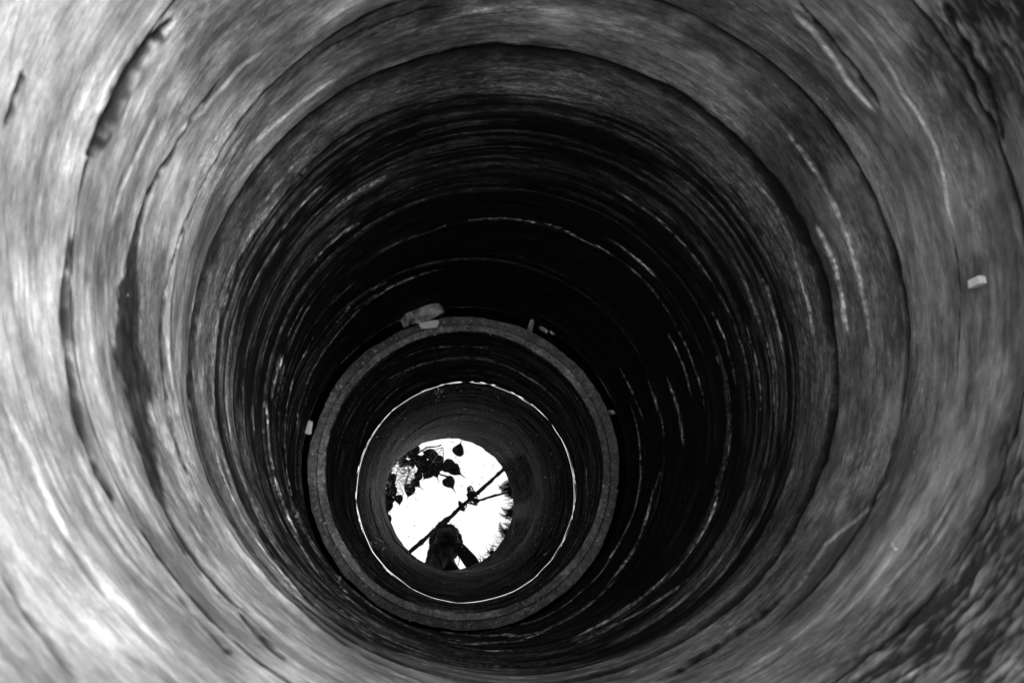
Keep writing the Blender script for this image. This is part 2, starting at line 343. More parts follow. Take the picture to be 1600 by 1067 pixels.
def extra_lips(n, d0, d1, seed, small):
    R = random.Random(seed); out_ = []
    for _ in range(n):
        D = R.uniform(d0, d1)**1.0; a = (R.uniform(0, 6.283) if small else R.gauss(3.55, .75)-.4); sp_ = R.uniform(.2, 1.3); sl_ = R.uniform(-.012, .012); cx, cy = centre(D, small); r = GR if small else .5; q = []
        for i in range(9):
            t = a+sp_*i/8; Dq = D+sl_*i/8+.003*math.sin(i*1.1+a); X, Y = cx+r*math.cos(t), cy+r*math.sin(t)
            q.append((t, Dq, Dq*Dq/math.hypot(X, Y)/F))
        out_.append(('L', R.uniform(.8, 1.6), R.uniform(.12, .42), q))
    return out_
def ring(name, D0, D1, label, dr=0, small=False, wet=(0, 0), tone=(.4, .4), seed=1, gt=.005, gb=.005, mcon=.8):
    rows = rowset(D0, D1); nr = len(rows)
    th = np.linspace(0, 2*np.pi, NT, endpoint=False); TH, DD = np.meshgrid(th, rows)
    cx, cy = centre(rows, small); R = GR+.0*rows if small else np.interp(rows, RD, RR)
    R = R+dr
    disp, tn, add = feature_fields(TH, DD, FS+extra_lips(80, 3.08, 3.82, 5, True) if small else FE+extra_lips(85, 1.62, 3.0, 6, False), small)
    u = (DD-D0)/(D1-D0)
    # casting marks: long shallow ripples that run round the ring, and lumps
    rp = vnoise(TH, DD, 9, 38, seed)+.6*vnoise(TH, DD, 17, 95, seed+1)+.35*vnoise(TH, DD, 40, 210, seed+2)
    rp2 = vnoise(TH, DD, 24, 16, seed+3)
    disp += (rp-.97)*np.interp(DD, [0, 1.55, 1.75, 5], [.0009, .0011, .0042, .0042])+(rp2-.5)*.003
    # ragged steps: trowelled courses
    st = vnoise(TH, DD, 7, 11, seed+5)*5; fr = st-np.floor(st)
    disp += .0013*(np.clip(fr*9, 0, 1)-fr)
    # broken arrises at the joints
    ar = vnoise(TH, DD*0+seed, 160, 1, seed+6)*vnoise(TH, DD*0+seed, 37, 1, seed+7)
    g = gt*(.6+1.6*ar); gl_ = gb*(.6+1.6*ar)
    if not small:
        if D0 > .4: disp -= min(.010, gt*1.2)*np.exp(-((DD-D0)/(g*.55))**4)
        disp -= min(.010, gb*1.2)*np.exp(-((D1-DD)/(gl_*.6))**4)
    else:
        disp -= .004*np.exp(-((DD-D0)/.01)**2)
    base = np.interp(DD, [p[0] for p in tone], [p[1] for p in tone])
    mq = .38*vnoise(TH, DD, 18, 9, seed+8)+.27*vnoise(TH, DD, 50, 28, seed+9)+.2*vnoise(TH, DD, 120, 90, seed+10)+.15*vnoise(TH, DD, 260, 260, seed+13)
    mcon = np.interp(DD, [0, 1.3, 1.52, 1.62, 1.72], [mcon, mcon, min(mcon, .55), min(mcon, .6), mcon])
    mot = np.clip(.5+(mq-.5)*2.6, .03, 1)**1.25*2.1*mcon+(1-mcon)
    sk = vnoise(TH, DD, 11, 120, seed+11); stk = np.where(DD > 1.66, np.clip((sk-.3)*2.8, .08, 2.2), .86+.28*sk)
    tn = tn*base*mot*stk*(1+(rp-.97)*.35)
    if not small:
        tn *= stains(TH, DD);         dn = 1/(1+np.exp(-(np.cos(TH-.5)-.15+(vnoise(TH, DD, 14, 3, 61)-.5)*1.1+(vnoise(TH, DD, 60, 14, 62)-.5)*.5)*5)); tn *= 1-.42*dn   # darker tone towards the right side
        if D0 < 1.0:
            cr = np.zeros_like(DD); rag = (vnoise(TH, DD, 34, 12, 64)-.5)*.26+(vnoise(TH, DD, 110, 40, 65)-.5)*.09
            for ln_ in ([(1660, 560), (1625, 680), (1590, 790), (1510, 900), (1400, 1000), (1280, 1110), (1150, 1290)], [(1470, -90), (1500, -10), (1540, 80), (1580, 200), (1615, 330), (1660, 420)]):
                q = [wall_hit(x, y) for x, y in ln_]; a_ = np.unwrap([v[0] for v in q]); d_ = np.array([v[1] for v in q]); o = np.argsort(a_); a_, d_ = a_[o], d_[o]
                t = a_[0]+((TH-a_[0]) % (2*np.pi)); ins = np.clip(np.minimum(t-a_[0], a_[-1]-t)/.12+.2, 0, 1)*(t <= a_[-1])
                cr = np.maximum(cr, ins/(1+np.exp(-(np.interp(t, a_, d_)-DD+rag)*40)))
            lump = .42*vnoise(TH, DD+.006*np.sin(TH*40), 80, 85, 66)+.33*vnoise(TH, DD, 190, 190, 67)+.25*vnoise(TH, DD, 420, 260, 68)
            tn *= 1-cr*(1-np.clip((lump-.42)*3.6, .14, 1.1)); disp += cr*(lump-.5)*.010
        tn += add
        if D0 < 1.4:
            a, b = crescent(TH, DD); disp += a; tn *= b
        if D0 > .4: tn *= 1-.96*np.exp(-((DD-D0)/(g*1.1))**4)
        tn *= 1-.96*np.exp(-((D1-DD)/(gl_*1.1))**4)
    else:  # streaky dark tone below, paler near the rim
        tn = tn*(.35+1.5*vnoise(TH, DD, 9, 150, seed+30)*vnoise(TH, DD, 40, 60, seed+31)*1.6)
        tn = tn*(1+.6*np.exp(-((DD-D0)/.02)**2))+add
    wetf = np.clip(wet[0]+(wet[1]-wet[0])*u+(vnoise(TH, DD, 30, 14, seed+12)-.5)*.3, 0, 1)
    r = R[:, None]-disp
    X = cx[:, None]+r*np.cos(TH); Y = cy[:, None]+r*np.sin(TH); Z = CAMZ-DD
    V = np.stack([X, Y, Z], -1).reshape(-1, 3)
    i = np.arange(nr-1)[:, None]*NT; j = np.arange(NT)[None, :]; j1 = (j+1) % NT
    Fq = np.stack([i+j, i+j1, i+NT+j1, i+NT+j], -1).reshape(-1, 4)   # faces look inwards
    # thick outer shell: top flange, outer face, bottom flange
    Ro = GO if small else .565
    extra = []
    lid = []
    if small: prof = [(D0-.001, .06), (D0-.001, .12), (D0-.0015, .18), (D0-.001, .25), (D0-.001, .32), (D0-.0005, .40), (D0, .45), (D0+.005, .47), (D0+.007, .49), (D0+.006, .53), (D0+.006, .62), (D0+.006, .72), (D0+.006, .82), (D0+.006, .92), (D0+.007, 1.), (D1, 1.), (D1, 0)]
    elif D0 < .4: prof = [(D0-.004, .08), (D0-.006, .5), (D0-.003, .96), (D0+.006, 1), (D1, 1.), (D1, 0)]
    else: prof = [(D0, .0), (D0, 1.), (D1, 1.), (D1, 0)]
    n0 = V.shape[0]; ET = []
    prevrow = np.arange(NT); FF = []
    inner_top = r[0]; inner_bot = r[-1]
    for k, (Dk, fk) in enumerate(prof):
        if k == 0 and fk == 0 and Dk >= D0-1e-6 : continue
        if k == len(prof)-1:
            cur = np.arange(NT)+(nr-1)*NT
        else:
            ck = centre(Dk, small); rin = inner_bot if Dk > (D0+D1)/2 else inner_top
            rk = rin*(1-fk)+(Ro+(.006*(vnoise(th, th*0+fk, 44, 1, 91)-.6)+.003*(vnoise(th, th*0+fk, 160, 1, 92)-.5) if small and fk > .9 else 0))*fk
            hump = (vnoise(th, th*0+fk*9, 300, 1, seed+20+k)-.5)*(.003 if fk < 1 else 0)
            P = np.stack([ck[0]+rk*np.cos(th), ck[1]+rk*np.sin(th), CAMZ-Dk+hump], -1)
            V = np.vstack([V, P]); cur = np.arange(NT)+n0+len(ET)*NT; ET.append(fk)
        a, b = prevrow, cur
        FF.append(np.stack([np.roll(a, -1), a, b, np.roll(b, -1)], -1)); prevrow = cur
    # orientation: inner faces were (i,j)->(i,j1); lids continue outwards over the top
    Fa = np.vstack([Fq]+FF)
    me = bpy.data.meshes.new(name)
    me.vertices.add(len(V)); me.vertices.foreach_set('co', V.astype(np.float32).ravel())
    me.loops.add(Fa.size); me.loops.foreach_set('vertex_index', Fa.astype(np.int32).ravel())
    me.polygons.add(len(Fa)); me.polygons.foreach_set('loop_start', np.arange(0, Fa.size, 4, dtype=np.int32))
    try: me.polygons.foreach_set('loop_total', np.full(len(Fa), 4, dtype=np.int32))
    except Exception: pass
    me.update(calc_edges=True); me.validate()
    me.polygons.foreach_set('use_smooth', np.ones(len(me.polygons), dtype=bool))
    col = np.ones((len(V), 4), np.float32)
    ext = np.concatenate([np.full(NT, (.13 if small else .4)) for _ in ET]) if ET else np.zeros(0)
    if small:
        def rimtone(fk):
            b = .25 if fk < .44 else (.06 if fk < .5 else .17)
            m = vnoise(th, th*0+fk*3, 500, 9, 77)*.6+vnoise(th, th*0+fk*1.3, 90, 4, 78)*.4
            pit = vnoise(th, th*0+fk*7, 700, 9, 79) > (.93 if fk < .5 else .985)
            b = b*(.55+.75*vnoise(th, th*0+(3 if fk < .5 else 5), 17, 1, 80))*(1 if fk < .5 else .85)
            return b*((.35+1.3*m) if fk < .5 else (.75+.5*m))*np.where(pit, .2, 1)
        ext = np.concatenate([rimtone(fk) for fk in ET])
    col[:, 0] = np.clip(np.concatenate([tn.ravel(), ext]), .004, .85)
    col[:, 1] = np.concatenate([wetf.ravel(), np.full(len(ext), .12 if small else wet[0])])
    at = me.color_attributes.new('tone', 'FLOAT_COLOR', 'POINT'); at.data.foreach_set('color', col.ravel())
    me.materials.append(M_WALL)
    o = bpy.data.objects.new(name, me); SC.collection.objects.link(o)
    return tag(o, label, 'well ring', 'concrete rings lining the well')

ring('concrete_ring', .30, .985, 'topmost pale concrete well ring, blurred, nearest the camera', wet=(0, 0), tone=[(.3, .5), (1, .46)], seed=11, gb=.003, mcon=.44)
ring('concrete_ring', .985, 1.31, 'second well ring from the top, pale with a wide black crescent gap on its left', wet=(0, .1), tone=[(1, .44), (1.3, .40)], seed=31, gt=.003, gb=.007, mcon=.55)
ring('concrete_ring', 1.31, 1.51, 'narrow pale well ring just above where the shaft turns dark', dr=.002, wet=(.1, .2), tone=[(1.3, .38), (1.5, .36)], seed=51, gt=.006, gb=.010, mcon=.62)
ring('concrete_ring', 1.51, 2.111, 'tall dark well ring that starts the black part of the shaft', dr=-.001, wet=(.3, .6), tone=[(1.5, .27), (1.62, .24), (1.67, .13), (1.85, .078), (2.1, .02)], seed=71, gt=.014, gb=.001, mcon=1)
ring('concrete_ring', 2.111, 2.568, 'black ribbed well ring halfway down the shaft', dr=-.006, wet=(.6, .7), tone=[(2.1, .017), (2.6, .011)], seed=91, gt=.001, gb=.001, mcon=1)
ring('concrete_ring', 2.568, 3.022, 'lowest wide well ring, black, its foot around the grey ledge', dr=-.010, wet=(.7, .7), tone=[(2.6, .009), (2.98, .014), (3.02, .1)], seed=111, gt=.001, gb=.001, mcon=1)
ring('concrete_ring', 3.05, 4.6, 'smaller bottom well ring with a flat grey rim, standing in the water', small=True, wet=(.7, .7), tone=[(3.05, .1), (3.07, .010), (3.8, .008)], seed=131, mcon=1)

# ------------------------------------------------------------------ ground, earth round the shaft, water
def disc_ring(name, radii, z, mat, c=(.06, .27), seg=96, bumpy=0, kind='structure'):
    vs = []; fs = []
    for i, (r, zz) in enumerate(zip(radii, z)):
        for k in range(seg):
            a = 2*math.pi*k/seg; vs.append((c[0]+r*math.cos(a), c[1]+r*math.sin(a), zz+(bumpy*rnd.uniform(-1, 1) if i else 0)))
    for i in range(len(radii)-1):
        for k in range(seg): fs.append((i*seg+k, (i+1)*seg+k, (i+1)*seg+(k+1) % seg, i*seg+(k+1) % seg))
    return tag(mesh_obj(name, vs, fs, mat), kind=kind)
GZ = -.5
g = disc_ring('ground', [.54, .7, 1, 1.5, 2.5, 5, 12, 40, 150, 600], [GZ]*10, M_SOIL, bumpy=.012)
disc_ring('earth', [.72, .72, .72, .01], [GZ-.02, -2.5, -4.9, -4.9], M_SOIL)

# water: still, dark and mirror-bright, with the faintest swell
mw = bpy.data.materials.new('still_water'); mw.use_nodes = True; n = mw.node_tree.nodes; l = mw.node_tree.links; n.clear()
o_ = n.new('ShaderNodeOutputMaterial'); gl = n.new('ShaderNodeBsdfGlossy'); df = n.new('ShaderNodeBsdfDiffuse'); ms = n.new('ShaderNodeMixShader')
gl.inputs['Roughness'].default_value = 0.0; gl.inputs['Color'].default_value = (1, 1, 1, 1); df.inputs['Color'].default_value = (.006, .006, .006, 1)
ms.inputs[0].default_value = .125
t = n.new('ShaderNodeTexCoord'); z1 = n.new('ShaderNodeTexNoise'); z1.inputs['Scale'].default_value = 6; z1.inputs['Detail'].default_value = 3
bp = n.new('ShaderNodeBump'); bp.inputs['Strength'].default_value = .25; bp.inputs['Distance'].default_value = .0006
l.new(t.outputs['Object'], z1.inputs['Vector']); l.new(z1.outputs[0], bp.inputs['Height']); l.new(bp.outputs[0], gl.inputs['Normal'])
l.new(df.outputs[0], ms.inputs[1]); l.new(gl.outputs[0], ms.inputs[2]); l.new(ms.outputs[0], o_.inputs[0])
wc = centre(3.84, True); nk = 540; R1 = random.Random(3)
def edge(a): return GR-.002-.0012*math.sin(a*5+1)*math.sin(a*3)-.0004*math.sin(a*13)-.002*max(0, math.sin(a*2-.4))**8
offs = [.42, .3, .2, .1, .05, .03, .022, .018, .015, .013, .011, .0095, .008, .007, .006, .005, .004, .003, .002, .001, 0]; CAP = .0020
R6 = np.random.RandomState(4).rand(64)
def contact(k):
    x = k/nk*64; i = int(x); f = x-i; f = f*f*(3-2*f); return .12+.68*(R6[i % 64]*(1-f)+R6[(i+1) % 64]*f)+.12*math.sin(k*.31)
vs = []; fs = []
for of in offs:
    for k in range(nk):
        a = 2*math.pi*k/nk; E0 = edge(a); r = max(E0-of, .001) if of < .4 else .001
        vs.append((wc[0]+r*math.cos(a), wc[1]+r*math.sin(a), WZ+(CAP*.85*contact(k)*math.exp(-of/CAP) if of < .09 else 0)))
for k in range(nk):
    a = 2*math.pi*k/nk; vs.append((wc[0]+.445*math.cos(a), wc[1]+.445*math.sin(a), WZ+CAP*.85*contact(k)))
for i in range(len(offs)):
    for k in range(nk): fs.append((i*nk+k, (i+1)*nk+k, (i+1)*nk+(k+1) % nk, i*nk+(k+1) % nk))
tag(mesh_obj('water', vs, fs, mw), kind='structure')

# ------------------------------------------------------------------ floating specks, fibre mat, leaves on the water
def wpt(px, py, h=.001): p = direct(px, py, CAMZ-WZ); p.z = WZ+h; return p
mb = MB(); R2 = random.Random(5)
def blob(mb, p, r, h=.6, n=6):
    top = p+Vector((0, 0, r*h)); ring_ = [p+Vector((math.cos(2*math.pi*k/n)*r*R2.uniform(.6, 1.3), math.sin(2*math.pi*k/n)*r*R2.uniform(.6, 1.3), 0)) for k in range(n)]
    mb.add([top]+ring_, [(0, 1+k, 1+(k+1) % n) for k in range(n)])
for _ in range(430):
    a = R2.uniform(0, 6.283); q = R2.random()**.5*.40
    blob(mb, Vector((wc[0]+q*math.cos(a), wc[1]+q*math.sin(a), WZ+.0006)), R2.choice([.0007, .0009, .001, .0013, .0018])*R2.uniform(.8, 1.3))
for (cx_, cy_, sx, sy, cnt, mx_) in [(700,672,22,8,14,.0018),(725,608,40,6,60,.0016),(684,612,4,9,40,.003),(632,660,14,10,26,.002),(612,695,8,8,10,.002),(645,690,12,8,36,.0028),(590,845,8,8,40,.003),(578,850,8,5,20,.0025),
        (788,704,6,8,10,.0035),(838,822,12,12,12,.002),(800,830,30,30,40,.0015),(650,720,26,22,60,.0015),(690,745,34,18,50,.0016),(697,845,14,30,30,.0016),(720,800,50,40,40,.0012),(706,668,4,4,8,.003),(601,705,5,5,5,.002)]:
    for _ in range(cnt):
        blob(mb, wpt(R2.gauss(cx_, sx), R2.gauss(cy_, sy), .0008), R2.uniform(.0006, mx_))
o = mb.build('floating_specks', M_DUST, smooth=False); tag(o, 'scattered pale specks of dust floating on the water', 'specks', kind='stuff')
mb = MB()
for _ in range(300):
    px, py = R2.gauss(630, 11), R2.gauss(742, 15)
    p = wpt(px, py, R2.uniform(.001, .006)); a = R2.uniform(0, 6.28); ln = R2.uniform(.006, .02); b = R2.uniform(-2, 2)
    pp = [p+Vector((math.cos(a+b*t_)*ln*t_, math.sin(a+b*t_)*ln*t_, R2.uniform(0, .002))) for t_ in (0, .33, .66, 1)]
    mb.tube(pp, R2.uniform(.0004, .0009), 4)
for _ in range(60):
    px, py = R2.gauss(612, 6), R2.gauss(765, 8)
    p = wpt(px, py, R2.uniform(.001, .004)); a = R2.uniform(0, 6.28); ln = R2.uniform(.005, .012)
    mb.tube([p, p+Vector((math.cos(a)*ln, math.sin(a)*ln, .001))], .0006, 4)
o = mb.build('fibre_mat', M_STRAW); tag(o, 'tangled pale mat of fine fibres floating on the water at left', 'fibre mat', kind='stuff')

# heart shaped leaf with a drip tip, lying in its local XY plane, stalk at origin, tip towards +X
def leaf_geo(mb, base, yaw, size, tilt=(0, 0), curl=.15, tail=.35, rim=False):
    prof = [(-.06, .0), (-.10, .10), (-.09, .24), (-.01, .38), (.12, .46), (.28, .455), (.44, .39), (.58, .29), (.70, .18), (.80, .09), (.88, .035), (1.0+tail*.5, .012), (1+tail, .0)]
    M = Matrix.Translation(base) @ Matrix.Rotation(yaw, 4, 'Z') @ Matrix.Rotation(tilt[0], 4, 'X') @ Matrix.Rotation(tilt[1], 4, 'Y')
    def P(x, y): return M @ Vector((x*size, y*size, size*(curl*abs(y)*1.2-curl*.5*x*x)))
    up = [P(x, y) for x, y in prof]; dn = [P(x, -y) for x, y in prof]; mid = [P(x, 0) for x, _ in prof]
    n = len(prof); th = Vector((0, 0, .0008))
    vs = up+mid+dn; fs = []
    for i in range(n-1):
        fs.append((i, i+1, n+i+1, n+i)); fs.append((n+i, n+i+1, 2*n+i+1, 2*n+i))
    k = len(vs); vs2 = [v-th for v in vs]
    fs2 = [tuple(q+k for q in reversed(f)) for f in fs]
    rimf = []
    for i in range(n-1):
        rimf.append((i+1, i, i+k, i+1+k)); rimf.append((2*n+i, 2*n+i+1, 2*n+i+1+k, 2*n+i+k))
    mb.add(vs+vs2, fs+fs2+rimf)
# a translucent dead leaf skeleton floating on the water
mb = MB(); c0 = wpt(676, 722, .002); c1 = wpt(690, 702, .002)
ax = (c1-c0); sd_ = Vector((-ax.y, ax.x, 0)).normalized()*.028; ax_ = ax*1.15
for s_ in (1, -1):
    mb.tube([c0+ax_*t_+sd_*s_*math.sin(math.pi*t_**.8)*.9 for t_ in [i/12 for i in range(13)]], .0011, 5)
for t_ in (.2, .35, .5, .65, .8):
    for s_ in (1, -1): mb.tube([c0+ax_*t_, c0+ax_*(t_+.1)+sd_*s_*.7*math.sin(math.pi*t_**.8)], .0005, 4)
mb.tube([c0-ax_*.25, c0+ax_], .0008, 5)
o = mb.build('leaf_skeleton', M_DUST); tag(o, 'see-through veined leaf skeleton floating beside the dark leaves', 'leaf skeleton')

# ------------------------------------------------------------------ bricks and chips wedged between the shaft and the bottom ring
def rock(name, c, size, rotz, mat, label, cat, tilt=(0, 0), rough=.12, seed=0, sub=3, group=None):
    R = random.Random(seed); bm = bmesh.new(); bmesh.ops.create_cube(bm, size=1)
    bmesh.ops.bevel(bm, geom=bm.edges[:], offset=.07, segments=2, affect='EDGES')
    bmesh.ops.triangulate(bm, faces=bm.faces[:]); bmesh.ops.subdivide_edges(bm, edges=bm.edges[:], cuts=sub, use_grid_fill=True)
    planes = [(Vector((R.gauss(0, 1), R.gauss(0, 1), R.gauss(0, 1))).normalized(), R.uniform(.40, .54)) for _ in range(int(rough*55))]
    ph = [R.uniform(0, 6.28) for _ in range(6)]
    for v in bm.verts:
        k0 = v.co.copy()
        v.co += Vector((math.sin(k0.y*5+ph[0])+math.sin(k0.z*13+ph[1])*.5, math.sin(k0.z*5+ph[2])+math.sin(k0.x*13+ph[3])*.5, math.sin(k0.x*5+ph[4])+math.sin(k0.y*13+ph[5])*.5))*rough*.22
        v.co += Vector((R.uniform(-1, 1), R.uniform(-1, 1), R.uniform(-1, 1)))*rough*.12
        for pn, pd_ in planes:                                   # broken faces
            q = v.co.dot(pn)-pd_
            if q > 0: v.co -= pn*q*.9
        v.co = Vector((v.co.x*size[0], v.co.y*size[1], v.co.z*size[2]))
    me = bpy.data.meshes.new(name); bm.to_mesh(me); bm.free(); me.materials.append(mat)
    o = bpy.data.objects.new(name, me); SC.collection.objects.link(o)
    o.location = c; o.rotation_euler = (tilt[0], tilt[1], rotz); return tag(o, label, cat, group)
rock('brick', direct(664, 487, 2.99), (.098, .066, .075), .2, M_BRICK, 'broken brick wedged upright between shaft wall and grey rim', 'brick', (.25, .12), .24, 4, 5)
rock('rubble', direct(637, 497, 2.995), (.028, .04, .06), .5, M_BRICK, 'small crumbling lump beside the left end of the broken brick', 'rubble', (.1, .3), .2, 9, 3)
rock('mortar_chip', direct(671, 508, 3.022), (.060, .024, .034), .14, M_CHIP, 'pale flat chip lying on the grey rim below the brick', 'chip', (.1, 0), .06, 2, 3)
rock('wedge', direct(829, 511, 3.02), (.018, .042, .06), -.35, M_BRICK, 'narrow upright wedge on the rim right of the brick', 'wedge', (.1, 0), .1, 12, 3)
rock('plastic_scrap', direct(864, 518, 3.02), (.024, .018, .02), -.6, M_PALE, 'small shiny pale scrap in the gap right of the narrow wedge', 'scrap', (.2, .3), .25, 15, 3)
rock('rubble', direct(850, 514, 3.03), (.030, .016, .03), -.5, M_BRICK, 'dull crumb of rubble between the narrow wedge and the shiny scrap', 'rubble', (.2, .1), .2, 17, 3)
rock('stone', direct(480.5, 667, 3.02), (.026, .046, .05), -.1, M_PALE, 'pale stone wedged at the left of the grey rim', 'stone', (0, .2), .14, 21, 4)
rock('stone', direct(491, 615, 3.03), (.012, .02, .03), -.6, M_BRICK, 'tiny stone in the gap above the pale wedged stone', 'stone', (0, .2), .14, 23, 3)
rock('stone', direct(955, 644, 3.02), (.016, .012, .03), -.6, M_BRICK, 'tiny dark stone in the gap at the right of the grey rim', 'stone', (0, .2), .14, 25, 3)
def on_wall(px, py, inset=.002):
    th_, D_ = wall_hit(px, py); cx_, cy_ = centre(D_); R_ = np.interp(D_, RD, RR)-inset
    return Vector((cx_+R_*math.cos(th_), cy_+R_*math.sin(th_), CAMZ-D_)), th_
p, a = on_wall(1533, 441, .004); rock('paint_chip', p, (.012, .010, .026), a, M_CHIP, 'small bright white chip stuck to the right-hand wall', 'chip', (0, 0), .05, 31, 3)
p, a = on_wall(1402, 857, .005); rock('straw', p, (.004, .0045, .024), a, M_PALE, 'short pale straw stuck to the lower right wall', 'straw', (.45, 0), .1, 33, 3)

mb = MB(); R7 = random.Random(21)
for _ in range(420):
    a = R7.uniform(0, 6.283); cxx, cyy = centre(3.05, True); on_in = R7.random() < .35
    q = R7.uniform(.425, .45) if on_in else R7.gauss(.462, .005); r_c = R7.choice([.0012, .002, .003, .0045]); zz = CAMZ-3.05+(.001 if on_in else -.0045)
    c = Vector((cxx+q*math.cos(a), cyy+q*math.sin(a), zz)); nn_ = 6
    vs_ = [c+Vector((0, 0, r_c*R7.uniform(.7, 1.2)))]+[c+Vector((math.cos(6.283*k/nn_)*r_c*R7.uniform(.6, 1.4), math.sin(6.283*k/nn_)*r_c*R7.uniform(.6, 1.4), R7.uniform(-.002, .0004))) for k in range(nn_)]
    mb.add(vs_, [(0, 1+k, 1+(k+1) % nn_) for k in range(nn_)])
tag(mb.build('grit', M_GRIT, smooth=False), 'loose grit and crumbs lying along the grey rim', 'grit', kind='stuff')

# ------------------------------------------------------------------ what stands above the mouth (seen mirrored in the water)
# pole across the well
PZ = .72
pa, pb = mirrored(635, 867, PZ), mirrored(779, 740, PZ); dr_ = (pb-pa); e0 = pa-dr_*.9; e1 = pb+dr_*.75
mb = MB(); R3 = random.Random(8)
kk = 40; mb.tube([e0.lerp(e1, i/kk)+Vector((R3.gauss(0, .0008), R3.gauss(0, .0008), .006*math.sin(i/kk*5))) for i in range(kk+1)], [.0175+.001*math.sin(i*.4)+R3.uniform(-.0008, .0008)-.002*i/kk for i in range(kk+1)], 10)
tag(mb.build('wooden_pole', M_WOOD), 'thin rough wooden pole laid across above the well mouth', 'pole')
for q, lab in ((e0, 'forked wooden post holding the lower left end of the pole'), (e1, 'forked wooden post holding the upper right end of the pole')):
    e_ = empty('forked_post', (q.x, q.y, GZ), lab, 'post'); side = Vector((-dr_.y, dr_.x, 0)).normalized(); al = dr_.normalized()*(.03 if q is e1 else -.03)
    a_ = Vector((q.x, q.y, GZ-.05))-al*0; mb = MB(); mb.tube([a_, a_.lerp(Vector((q.x, q.y, PZ-.06)), .5)+Vector((.006, .004, 0)), Vector((q.x, q.y, PZ-.07))], [.035, .031, .028], 10); mb.build('shaft', M_WOOD, e_)
    for s_ in (1, -1):
        mb = MB(); mb.tube([Vector((q.x, q.y, PZ-.09)), Vector((q.x, q.y, PZ-.02))+side*.035*s_, Vector((q.x, q.y, PZ+.07))+side*.05*s_], [.02, .016, .012], 8); mb.build('prong', M_WOOD, e_)
# rope: lashing on the pole, loops, and a twisted tail leading right
def twisted(mb, pts, r=.006, tw=26, seg=6, n=120):
    P_ = [Vector(p) for p in pts]
    def at(t_):
        f = t_*(len(P_)-1); i = min(int(f), len(P_)-2); return P_[i].lerp(P_[i+1], f-i)
    for s_ in range(3):
        q = []
        for i in range(n+1):
            t_ = i/n; p = at(t_); d = (at(min(1, t_+.01))-at(max(0, t_-.01))).normalized(); u = d.orthogonal().normalized() if abs(d.z) > .9 else Vector((0, 0, 1)); u = (u-d*u.dot(d)).normalized(); v = d.cross(u)
            a = t_*tw*6.283/2+s_*2.094; q.append(p+(u*math.cos(a)+v*math.sin(a))*r*.62)
        mb.tube(q, r*.58, seg)
e_ = empty('rope', tuple(mirrored(730, 780, PZ)), 'twisted rope lashed round the pole with a tail running right', 'rope')
mb = MB(); pd = dr_.normalized(); ps = Vector((-pd.y, pd.x, 0))
for kx, (c_, cnt, rad) in enumerate([((721, 790), 5, .026), ((735, 777), 5, .024), ((740, 772), 4, .026)]):
    for j in range(cnt):
        cc = mirrored(c_[0]+R3.gauss(0, 2.2), c_[1]+R3.gauss(0, 2.2), PZ); ct = cc; an = R3.uniform(-.5, .5); ax2 = (pd*math.cos(an)+ps*math.sin(an)); o1 = ax2.cross(Vector((0, 0, 1))).normalized()
        q = [ct+(o1*math.cos(a)+Vector((0, 0, 1))*math.sin(a))*rad*(1+.15*math.sin(3*a+j)) for a in [2*math.pi*i/24 for i in range(25)]]
        mb.tube(q, .0085, 7)
mb.build('lashing', M_ROPE, e_)
mb = MB()
for (a0, a1, bw_) in [((728, 783), (748, 783), .018), ((735, 772), (731, 762), .014), ((738, 778), (734, 760), .02), ((724, 792), (722, 797), .014), ((735, 782), (745, 788), .012)]:
    A_, B_ = mirrored(*a0, PZ+.02), mirrored(*a1, PZ+.01); d_ = B_-A_; s2_ = Vector((-d_.y, d_.x, 0)).normalized()*bw_
    q = [A_+d_*(.5-.5*math.cos(a))+s2_*math.sin(a)+Vector((0, 0, .012*math.sin(2*a))) for a in [2*math.pi*i/22 for i in range(23)]]
    mb.tube(q, .0066, 7)
for (a0, a1) in [((742, 781), (746, 789)), ((739, 783), (742, 787)), ((730, 786), (725, 799))]:
    mb.tube([mirrored(*a0, PZ), mirrored(*a1, PZ-.03)], .004, 6)
mb.build('loop', M_ROPE, e_)
mb = MB(); t0 = mirrored(742, 784, PZ-.02); t1 = mirrored(792, 769, .62)
ext_ = t1+(t1-t0)*2.2; ext_.z = .05; twisted(mb, [t0, t0.lerp(t1, .5)+Vector((0, 0, -.015)), t1, (t1.lerp(ext_, .5))+Vector((0, 0, -.05)), ext_], .008, 70, 6, 260)
mb.build('tail', M_ROPE, e_)

# sapling with heart shaped leaves growing beside the rim, upper left
SZ = .62
sp = empty('fig_sapling', (-.80, .95, GZ), 'leafy sapling with dark heart-shaped leaves overhanging the left of the mouth', 'sapling')
mb = MB()
trunk = [Vector((-.80, .95, GZ-.03)), Vector((-.78, .93, -.1)), Vector((-.70, .86, .3)), mirrored(604, 690, SZ+.05), mirrored(632, 712, SZ+.02), mirrored(665, 722, SZ), mirrored(690, 733, SZ-.01)]
mb.tube(trunk, [.022, .020, .015, .010, .007, .005, .003], 9)
br = [[(612, 698), (606, 725), (606, 760), (604, 795), (601, 815)], [(632, 712), (640, 735), (632, 760)], [(640, 715), (665, 700), (690, 696)], [(665, 722), (690, 742), (706, 746)], [(606, 745), (616, 762)]]
for b_l in br: mb.tube([mirrored(x, y, SZ+.01) for x, y in b_l], [.006-.0008*i for i in range(len(b_l))], 7)
mb.build('stem', M_STEM, sp)
